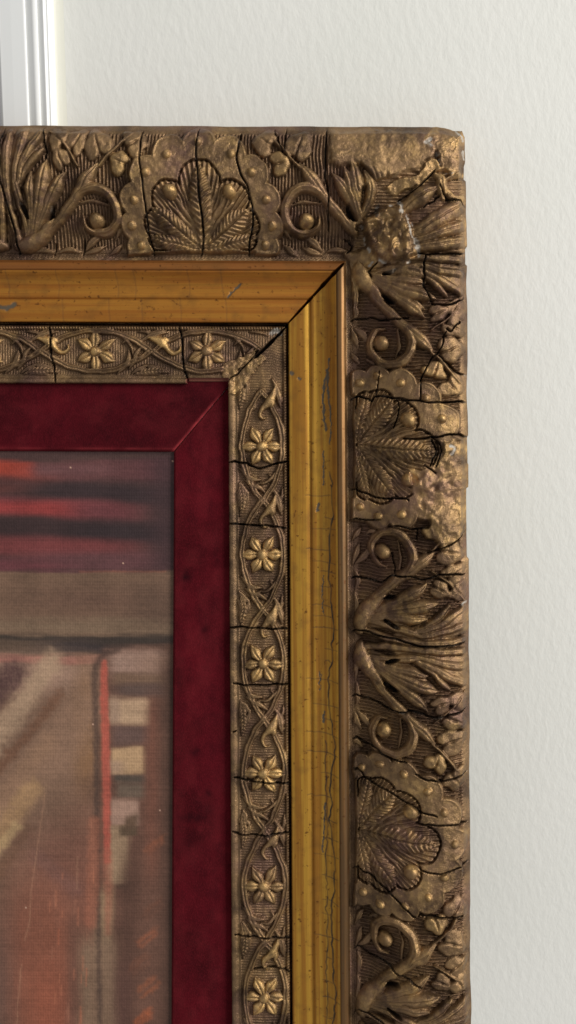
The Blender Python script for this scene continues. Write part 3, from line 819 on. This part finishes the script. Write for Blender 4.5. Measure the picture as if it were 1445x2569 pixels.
def velvet(kind):
    g = 4.0
    t = np.concatenate([[0, .01, .02, .04], np.linspace(.06, .94, 30), [.97, 1]])   # 0 inner edge .. 1 outer
    zt = np.interp(t, [0, .01, .02, .04, .1, .9, 1], [-36, -30, -26.5, -24.5, -23.5, -20, -20])
    if kind == 'top':
        n_ = int((440 + 180) / g)
        k = np.arange(n_)
        PXi, PXo = 435.0, 590.0; PYi, PYo = 1133.0, 958.0 - 8
    else:
        n_ = int((2740 - 1133) / g); k = np.arange(n_)
        PXi, PXo = 435.0, 590.0; PYi, PYo = 1133.0, 950.0
    mx = PXi + (PXo - PXi) * t; my = PYi + (PYo - PYi) * t      # mitre line
    if kind == 'top':
        fr = (k / (n_ - 1)) ** 1.0
        PX = mx[:, None] + (-175 - mx[:, None]) * fr[None]
        PY = my[:, None] + .004 * (PX - mx[:, None]) * (1 - t[:, None])
    else:
        fr = k / (n_ - 1)
        PY = my[:, None] + (2742 - my[:, None]) * fr[None]
        PX = mx[:, None] + np.where(t[:, None] < .5, -.0045, .005) * (PY - my[:, None]) * np.abs(1 - 2 * t[:, None])
    Z = zt[:, None] + 1.6 * (fbm(PX / 70, PY / 70, 120, 3) - .5) + 0 * PX
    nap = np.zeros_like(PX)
    seam = np.abs(PX - (mx[:, None])) if kind == 'top' else np.abs(PY - my[:, None])
    Z += (5.0 * np.exp(-(seam / 26.0) ** 2) if kind == 'top' else -1.0) - 3.0 * np.exp(-(seam / 1.5) ** 2)
    if kind == 'top': nap += .22 + .25 * (fbm(PX / 50, PY / 50, 160, 3) - .5)      # whole top strip tinted darker than the side strip
    lighten = .55 * np.exp(-(seam / 5.5) ** 2) * (1 - sstep(.55, .85, t))[:, None] * (.5 + vnoise(PX / 9, PY / 9, 150)) + .35 * np.exp(-((t[:, None] - .035) / .018) ** 2) * vnoise(PX / 30, PY / 30, 151)  # pale colour drawn along mitre fold and inner edge where pile catches light
    if kind == 'right': lighten = lighten * .35 + .07 * sstep(.35, .8, fbm(PX / 30, PY / 50, 171, 5))
    else: lighten = lighten + .05 * sstep(.5, .72, fbm(PX / 60, PY / 38, 172, 4))
    for (x, y, rx, ry, a) in [(466, 1446, 13, 15, .9), (512, 1578, 14, 20, .6), (490, 1887, 14, 13, .7), (522, 1992, 9, 10, .6), (486, 2052, 60, 12, .6), (520, 2034, 20, 14, .6), (450, 1702, 8, 30, .4), (470, 2120, 40, 40, .25), (540, 2245, 10, 20, .3)]:
        q = np.exp(-((PX - x) / rx) ** 2 - ((PY - y) / ry) ** 2) * (.6 + .8 * vnoise(PX / 7, PY / 7, 140))
        nap = np.maximum(nap, a * q); Z -= 1.5 * a * q
    k0 = 1 - Z / DP
    P = np.stack([(PX - CX) * (1 + 22 / DP), (CY - PY) * (1 + 22 / DP), Z], -1) * S
    Nr, Kc = Z.shape
    jj, kk = np.mgrid[0:Nr - 1, 0:Kc - 1]
    i0 = (jj * Kc + kk).ravel()
    q = np.stack([i0, i0 + 1, i0 + Kc + 1, i0 + Kc], -1)
    if kind == 'top': q = q[:, ::-1]
    if kind == 'top': q = q
    return mesh_obj('velvet_liner', P.reshape(-1, 3), q, MAT['velvet'], frame, True, None, {'nap': ('FLOAT', nap, 'value'), 'lighten': ('FLOAT', np.clip(lighten, 0, 1), 'value')})
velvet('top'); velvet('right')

# ------------------------------------------------------------------ the painting (oil on canvas): strokes laid one over another
gx = np.arange(-170, 452, 2.0); gy = np.arange(1112, 2742, 2.0)
CXX, CYY = np.meshgrid(gx, gy)
img = np.zeros(CXX.shape + (3,))
def lin(c): return np.array(srgb(*c)[:3])
img[:] = lin((100, 76, 64))
def soft(x0, x1, y0, y1, fx, fy, slope=0, vs=0, rough=1.0, seed=0):
    """soft-edged patch with brushed edges"""
    yy = CYY - slope * (CXX - 200); xx = CXX - vs * (CYY - 1800)
    fx, fy = fx * 1.5, fy * 1.5
    e = rough * 16 * (fbm(CXX / 90, CYY / 7, seed + 400, 3) - .5); e2 = rough * 10 * (fbm(CXX / 6, CYY / 60, seed + 410, 3) - .5)
    a = sstep(x0 - fx, x0 + fx, xx + e2) * (1 - sstep(x1 - fx, x1 + fx, xx + e2))
    b = sstep(y0 - fy, y0 + fy, yy + e) * (1 - sstep(y1 - fy, y1 + fy, yy + e))
    return a * b
def lay(mask, c, op=1.0, streak=.25, horiz=True, seed=0):
    global img
    s = fbm(CXX / 110, CYY / 3.2, seed + 500, 3) if horiz else fbm(CXX / 3.2, CYY / 110, seed + 500, 3)
    m_ = np.clip(mask * op * (1 + streak * 2 * (s - .5)), 0, 1)[..., None]
    img = img * (1 - m_) + lin(c) * m_
def line(P, w, c, op=1.0, f=2.0, seed=0, jit=2):
    global img
    Q = smooth_path([(p[0], p[1], p[2] if len(p) > 2 else w) for p in P])
    x, y = wob(CXX, CYY, jit, 12, seed + 600)
    d, ww, arc, side, L = path_dist(x, y, Q)
    m_ = (op * (1 - sstep(ww - f, ww + f, d)) * (.75 + .5 * vnoise(CXX / 4, CYY / 4, seed + 610)))[..., None]
    m_ = np.clip(m_, 0, 1)
    img = img * (1 - m_) + lin(c) * m_
I = -400; 
lay(soft(I, 600, 1000, 1440, 20, 4), (66, 50, 50))
lay(soft(I, 600, 1158, 1204, 40, 5), (94, 62, 64)); lay(soft(330, 600, 1150, 1210, 70, 8), (76, 48, 54), .8)
lay(soft(I, 82, 1160, 1200, 14, 4, .03), (142, 60, 46)); lay(soft(I, 130, 1192, 1224, 40, 8), (118, 58, 50), .8); lay(soft(60, 280, 1168, 1190, 40, 8), (98, 72, 76), .5)
lay(soft(I, 600, 1212, 1252, 60, 9, .06), (54, 44, 46)); lay(soft(120, 420, 1214, 1262, 60, 10, .03), (48, 38, 42), .8); lay(soft(I, 60, 1210, 1236, 40, 8), (92, 54, 50), .7)
lay(soft(I, 330, 1256, 1300, 60, 6, .05), (104, 54, 58)); lay(soft(I, 190, 1262, 1292, 40, 5, .02), (130, 56, 56)); lay(soft(180, 330, 1258, 1300, 50, 8, .1), (92, 54, 60), .7)
lay(soft(I, 600, 1302, 1352, 60, 7, .03), (52, 40, 42)); lay(soft(180, 440, 1318, 1362, 60, 8, .02), (46, 38, 42), .9)
lay(soft(I, 330, 1352, 1398, 70, 7, .05), (106, 56, 58)); lay(soft(100, 420, 1384, 1432, 70, 9), (88, 60, 64)); lay(soft(I, 160, 1400, 1432, 60, 8), (92, 54, 60))
lay(soft(380, 600, 1140, 1440, 26, 20), (62, 46, 50), .75)
lay(soft(I, 600, 1435, 1596, 20, 2.5, -.004), (104, 86, 72)); lay(soft(60, 420, 1470, 1540, 120, 24), (94, 74, 64), .7); lay(soft(I, 600, 1552, 1592, 40, 9), (112, 98, 82), .8)
lay(soft(340, 600, 1470, 1570, 50, 20), (86, 70, 60), .7)
line([(200, 1434), (320, 1434), (416, 1434)], 1.6, (140, 92, 74), .5, 1.5, 1)
lay(soft(I, 600, 1594, 1612, 30, 4), (56, 52, 48)); lay(soft(I, 250, 1606, 1644, 40, 5), (84, 72, 62)); lay(soft(130, 330, 1606, 1640, 70, 8), (46, 44, 50), .9)
lay(soft(230, 600, 1598, 1622, 40, 6), (54, 48, 44), .9)
# left panel
lay(soft(I, 244, 1644, 3000, 5, 5), (112, 92, 78)); lay(soft(I, 235, 1650, 1730, 30, 24), (146, 124, 110), .9)
lay(soft(I, 240, 1645, 1664, 50, 4), (150, 108, 98), .9); 
lay(soft(190, 238, 1690, 1960, 18, 60), (126, 98, 68), .8, horiz=False)
def diag(x0, y0, x1, y1, w, c, op, seed): line([(x0, y0), ((x0 + x1) / 2 + 3, (y0 + y1) / 2), (x1, y1)], w, c, op, w * .7, seed, 12)
diag(210, 1780, -60, 2120, 60, (128, 106, 90), .8, 11)
diag(130, 1660, -90, 1960, 26, (152, 134, 114), .9, 12); diag(150, 1745, -60, 1995, 12, (104, 78, 62), .8, 13); diag(30, 1690, -80, 1800, 34, (78, 58, 58), .9, 14)
diag(120, 1860, -60, 2080, 22, (136, 112, 92), .6, 15); diag(80, 1980, -70, 2180, 24, (150, 126, 94), .75, 16); diag(70, 2080, -60, 2260, 16, (98, 78, 62), .7, 17); diag(40, 2070, -60, 2200, 12, (166, 148, 112), .7, 18)
lay(soft(I, 245, 2090, 3000, 20, 130, -1.0, rough=3), (112, 76, 64), .9, horiz=False)
lay(soft(60, 235, 2080, 2300, 50, 60, rough=2), (114, 82, 72), .6, horiz=False)
lay(soft(30, 190, 2230, 3000, 50, 80, rough=2), (124, 82, 66), .85, horiz=False); lay(soft(80, 160, 2420, 3000, 40, 70), (134, 78, 60), .6, horiz=False); lay(soft(I, 30, 2300, 3000, 24, 90), (96, 76, 68), .8, horiz=False)
line([(96, 2150), (140, 2190), (190, 2230)], 18, (110, 84, 80), .4, 14, 19, 8)
lay(soft(170, 205, 2290, 3000, 12, 50), (98, 74, 64), .7, horiz=False)
# right side behind the bar
lay(soft(262, 600, 1626, 3000, 10, 8), (96, 72, 62)); lay(soft(276, 412, 1634, 1692, 18, 12), (144, 124, 114)); lay(soft(340, 600, 1640, 1690, 40, 12), (122, 100, 86), .6)
lay(soft(282, 600, 1690, 1718, 12, 6), (104, 86, 72)); lay(soft(288, 420, 1714, 1746, 20, 5), (82, 70, 66), .9)
lay(soft(276, 372, 1752, 1816, 8, 6), (168, 148, 124)); lay(soft(276, 300, 1752, 1816, 8, 8), (138, 120, 108), .7)
lay(soft(284, 378, 1820, 1868, 10, 5), (92, 76, 72))
lay(soft(280, 362, 1874, 1944, 6, 4), (166, 144, 114)); lay(soft(276, 310, 1910, 1944, 12, 8), (140, 122, 112), .6)
lay(soft(286, 366, 1946, 1964, 5, 3), (74, 68, 62)); lay(soft(292, 362, 1964, 2002, 7, 5), (98, 88, 78))
lay(soft(279, 348, 2006, 2070, 6, 5), (148, 126, 114)); lay(soft(278, 330, 2072, 2216, 7, 6, vs=-.02), (146, 128, 106)); lay(soft(300, 344, 2072, 2096, 5, 4), (84, 72, 58)); lay(soft(312, 346, 2096, 2130, 6, 8, -.4), (92, 76, 62))
lay(soft(296, 326, 2217, 2228, 6, 3), (72, 60, 50)); lay(soft(276, 312, 2226, 2420, 8, 20, vs=-.06), (134, 116, 94)); lay(soft(200, 296, 2350, 3000, 12, 30), (118, 100, 84), .95, horiz=False)
lay(soft(318, 366, 2130, 2560, 16, 50, vs=-.04), (78, 58, 50), .8, horiz=False); lay(soft(366, 400, 1760, 2200, 14, 40), (108, 74, 62), .8, horiz=False); lay(soft(404, 600, 1640, 3000, 18, 40), (74, 56, 48), .9, horiz=False)
lay(soft(290, 330, 2420, 3000, 12, 40), (84, 62, 56), .8, horiz=False)
for i, (x, y, w, c) in enumerate([(372, 2352, 5, (176, 104, 68)), (392, 2120, 9, (140, 86, 58)), (376, 2478, 6, (164, 98, 62)), (350, 2420, 9, (120, 80, 62)), (360, 2556, 7, (186, 100, 54)), (386, 2280, 8, (116, 76, 58)), (340, 2660, 8, (150, 90, 60))]):
    for k in range(4):
        ox, oy = rc.uniform(-7, 7), k * 7 - 12
        line([(x - 22 + ox, y + 16 + oy), (x + ox, y + oy), (x + 18 + ox, y - 14 + oy)], w * rc.uniform(.2, .55), c, rc.uniform(.1, .36), 6, 30 + i * 5 + k, 6)
# dark upright and the red bar
line([(300, 1628, 6), (262, 1642, 8), (244, 1664, 8), (238, 1700, 8), (241, 1850, 8), (244, 2050, 8), (246, 2200, 7), (248, 2400, 6), (252, 2740, 5)], 8, (70, 57, 52), .75, 6, 50, 4)
line([(261, 1664, 7), (262, 1760, 10), (266, 1900, 10), (268, 2050, 9), (270, 2160, 8)], 10, (160, 86, 74), .9, 3.5, 52, 3)
line([(270, 2140, 11), (272, 2240, 10), (270, 2340, 7)], 10, (146, 94, 78), .55, 7, 53, 3)
line([(236, 2060, 14), (234, 2200, 16), (228, 2320, 12)], 14, (152, 100, 80), .45, 8, 54, 5)
for P in ([(112, 1990), (104, 2060), (96, 2110), (86, 2180), (78, 2240), (74, 2310), (62, 2360)], [(54, 2420), (46, 2500), (40, 2600)], [(194, 2150), (192, 2230)]):
    line(P, 1.0, (170, 136, 112), .5, 1.2, 60, 2)
for i in range(46):                                   # flecks and streaks of thick paint
    x, y = rc.uniform(120, 240), rc.uniform(2180, 2560)
    if i < 22: line([(x, y), (x - 1, y + rc.uniform(15, 50))], 1.2, rc.choice([(176, 118, 92), (186, 112, 84), (150, 108, 90)]), .55, 1.2, 70 + i, 1)
def blur(a, k, ax):
    out = np.zeros_like(a)
    for d in range(-k, k + 1): out += np.roll(a, d, ax)
    return out / (2 * k + 1)
soft_img = blur(blur(img, 2, 0), 2, 1)
bands = blur(blur(img, 4, 0), 6, 1)
t_ = (sstep(1150, 1170, CYY) * (1 - sstep(1400, 1425, CYY)))[..., None]
img = img * .55 + soft_img * .45
img = img * (1 - .75 * t_) + bands * .75 * t_
fl = hash2(np.floor(CXX / 4), np.floor(CYY / 4), 99)
img[fl > .9998] = lin((170, 145, 130))
tex = fbm(CXX / 120, CYY / 4, 130, 4); tex2 = fbm(CXX / 5, CYY / 5, 131, 2); tex3 = fbm(CXX / 60, CYY / 60, 132, 4)
img *= (1 + .26 * (tex - .5) + .30 * (tex2 - .5) + .4 * (tex3 - .5))[..., None]
img = np.clip(img * np.array((1.2, 1.03, .93)), .004, .9)
ZC = -37 + .9 * np.cos(CXX / 5.8 * 2 * math.pi) * np.cos(CYY / 5.8 * 2 * math.pi) * 0 + 1.0 * (tex - .5)
P = np.stack([(CXX - CX) * (1 + 37 / DP), (CY - CYY) * (1 + 37 / DP), ZC], -1) * S
m, T, n, B = nt('oil_on_canvas')
pc = attr(T, 'paint').outputs['Color']
co = objco(T)
def wave(T, co, axis, scale):
    x = T.nodes.new('ShaderNodeTexWave'); x.bands_direction = axis; x.inputs['Scale'].default_value = scale
    x.inputs['Distortion'].default_value = 1.6; x.inputs['Detail'].default_value = 2; x.inputs['Detail Scale'].default_value = .6
    T.links.new(co, x.inputs['Vector']); return x.outputs['Fac']
wv = math_(T, 'MULTIPLY', math_(T, 'ADD', wave(T, co, 'X', 168), wave(T, co, 'Y', 157)), .55)
T.links.new(pc, B.inputs['Base Color'])
B.inputs['Roughness'].default_value = .55; B.inputs['Specular IOR Level'].default_value = .3
bump(T, math_(T, 'ADD', math_(T, 'MULTIPLY', wv, .8), math_(T, 'MULTIPLY', noise(T, co, 700, 3), 2.4)), .26, .0004, B)
nr, nc = CXX.shape
jj, kk = np.mgrid[0:nr - 1, 0:nc - 1]; i0 = (jj * nc + kk).ravel()
q = np.stack([i0, i0 + nc, i0 + nc + 1, i0 + 1], -1)
pt = mesh_obj('painting', P.reshape(-1, 3), q, m, None, True, None, {'paint': ('FLOAT_COLOR', np.concatenate([img, np.ones(img.shape[:2] + (1,))], -1), 'color')})
pt.matrix_world = FRAME_M
tag(pt, 'dim oil painting on canvas with red bands and cream steps behind red velvet liner', 'painting')

# ------------------------------------------------------------------ wall and door casing (upright, world axes: the wall's face is y = 0)
def wallx(px): return (px - CX) * S * (DP + 66) / DP
m, T, n, B = nt('orange_peel_paint')
co = objco(T)
mp = T.nodes.new('ShaderNodeMapping'); mp.inputs['Rotation'].default_value = (0, math.radians(28), 0); mp.inputs['Scale'].default_value = (1, 1, .55)
T.links.new(co, mp.inputs[0]); wv_ = mp.outputs[0]
n1 = noise(T, wv_, 175, 3, .5); n2 = noise(T, wv_, 420, 2, .5); n3 = noise(T, co, 5, 3)
c = mix(T, rng(T, n3, .3, .7), srgb(228, 228, 221), srgb(232, 231, 225))
T.links.new(c, B.inputs['Base Color']); B.inputs['Roughness'].default_value = .6; B.inputs['Specular IOR Level'].default_value = .25
bump(T, math_(T, 'ADD', rng(T, n1, .35, .75), math_(T, 'MULTIPLY', n2, .7)), .17, .0010, B)
MAT['wall'] = m
xl = wallx(60)
v = []; 
x0, x1, z0, z1 = xl, 1.6, -0.2, 2.6
wall = mesh_obj('wall', [(x0, 0, z0), (x1, 0, z0), (x1, 0, z1), (x0, 0, z1), (x0, .1, z0), (x0, .1, z1)], [(0, 1, 2, 3), (4, 0, 3, 5)], MAT['wall'], None, False)
tag(wall, 'white painted wall with orange peel texture', None, 'structure')
m, T, n, B = nt('white_gloss_paint'); B.inputs['Base Color'].default_value = srgb(238, 239, 237); B.inputs['Roughness'].default_value = .32
bump(T, noise(T, vmul(T, objco(T), (30, 30, 2)), 6, 3), .05, .0008, B); MAT['gloss'] = m
casing = bpy.data.objects.new('door_casing', None); COL.objects.link(casing); casing.location = (wallx(75), 0, 0)
tag(casing, 'white moulded door casing upright on the wall behind the frame', 'door casing')
def extrude(name, prof, parent, mat, z0=-.2, z1=2.6):
    """prof: (px, depth mm out from the wall)"""
    v = []; 
    for (px, d) in prof:
        for z in (z0, z1): v.append((wallx(px) - parent.location.x, -d / 1000, z))
    f = [(2 * i, 2 * i + 2, 2 * i + 3, 2 * i + 1) for i in range(len(prof) - 1)]
    o = mesh_obj(name, v, f, mat, parent, False)
    return o
def arcp(x0, d0, x1, d1, bul, n=8):
    return [(x0 + (x1 - x0) * i / n, d0 + (d1 - d0) * i / n + bul * math.sin(math.pi * i / n)) for i in range(n + 1)]
extrude('casing_board', [(11, -40)] + arcp(11, 9, 24, 13.5, 1.5) + [(50, 14), (80, 14.2), (82.5, 14.0)], casing, m)
extrude('casing_step', [(82.5, 14.0), (85, 12.4), (99, 14.0)] + arcp(99, 14, 111, 14, .5) + [(113.5, 12.0)], casing, m)
extrude('casing_bead', [(113.5, 12.0), (126, 13.6)] + arcp(126, 13.6, 132, 13.2, .4) + [(134, 11.6), (138, 12.0)] + arcp(138, 12.0, 146, 6.5, 1.2) + [(147, -1)], casing, m)
m2, T, n, B = nt('caulk'); B.inputs['Base Color'].default_value = srgb(226, 225, 212); B.inputs['Roughness'].default_value = .6
extrude('caulk_bead', [(146, 1.6), (152, .9), (160, .45), (170, .1)], casing, m2)
extrude('door_jamb', [(-260, -24), (11.2, -24)], casing, m)
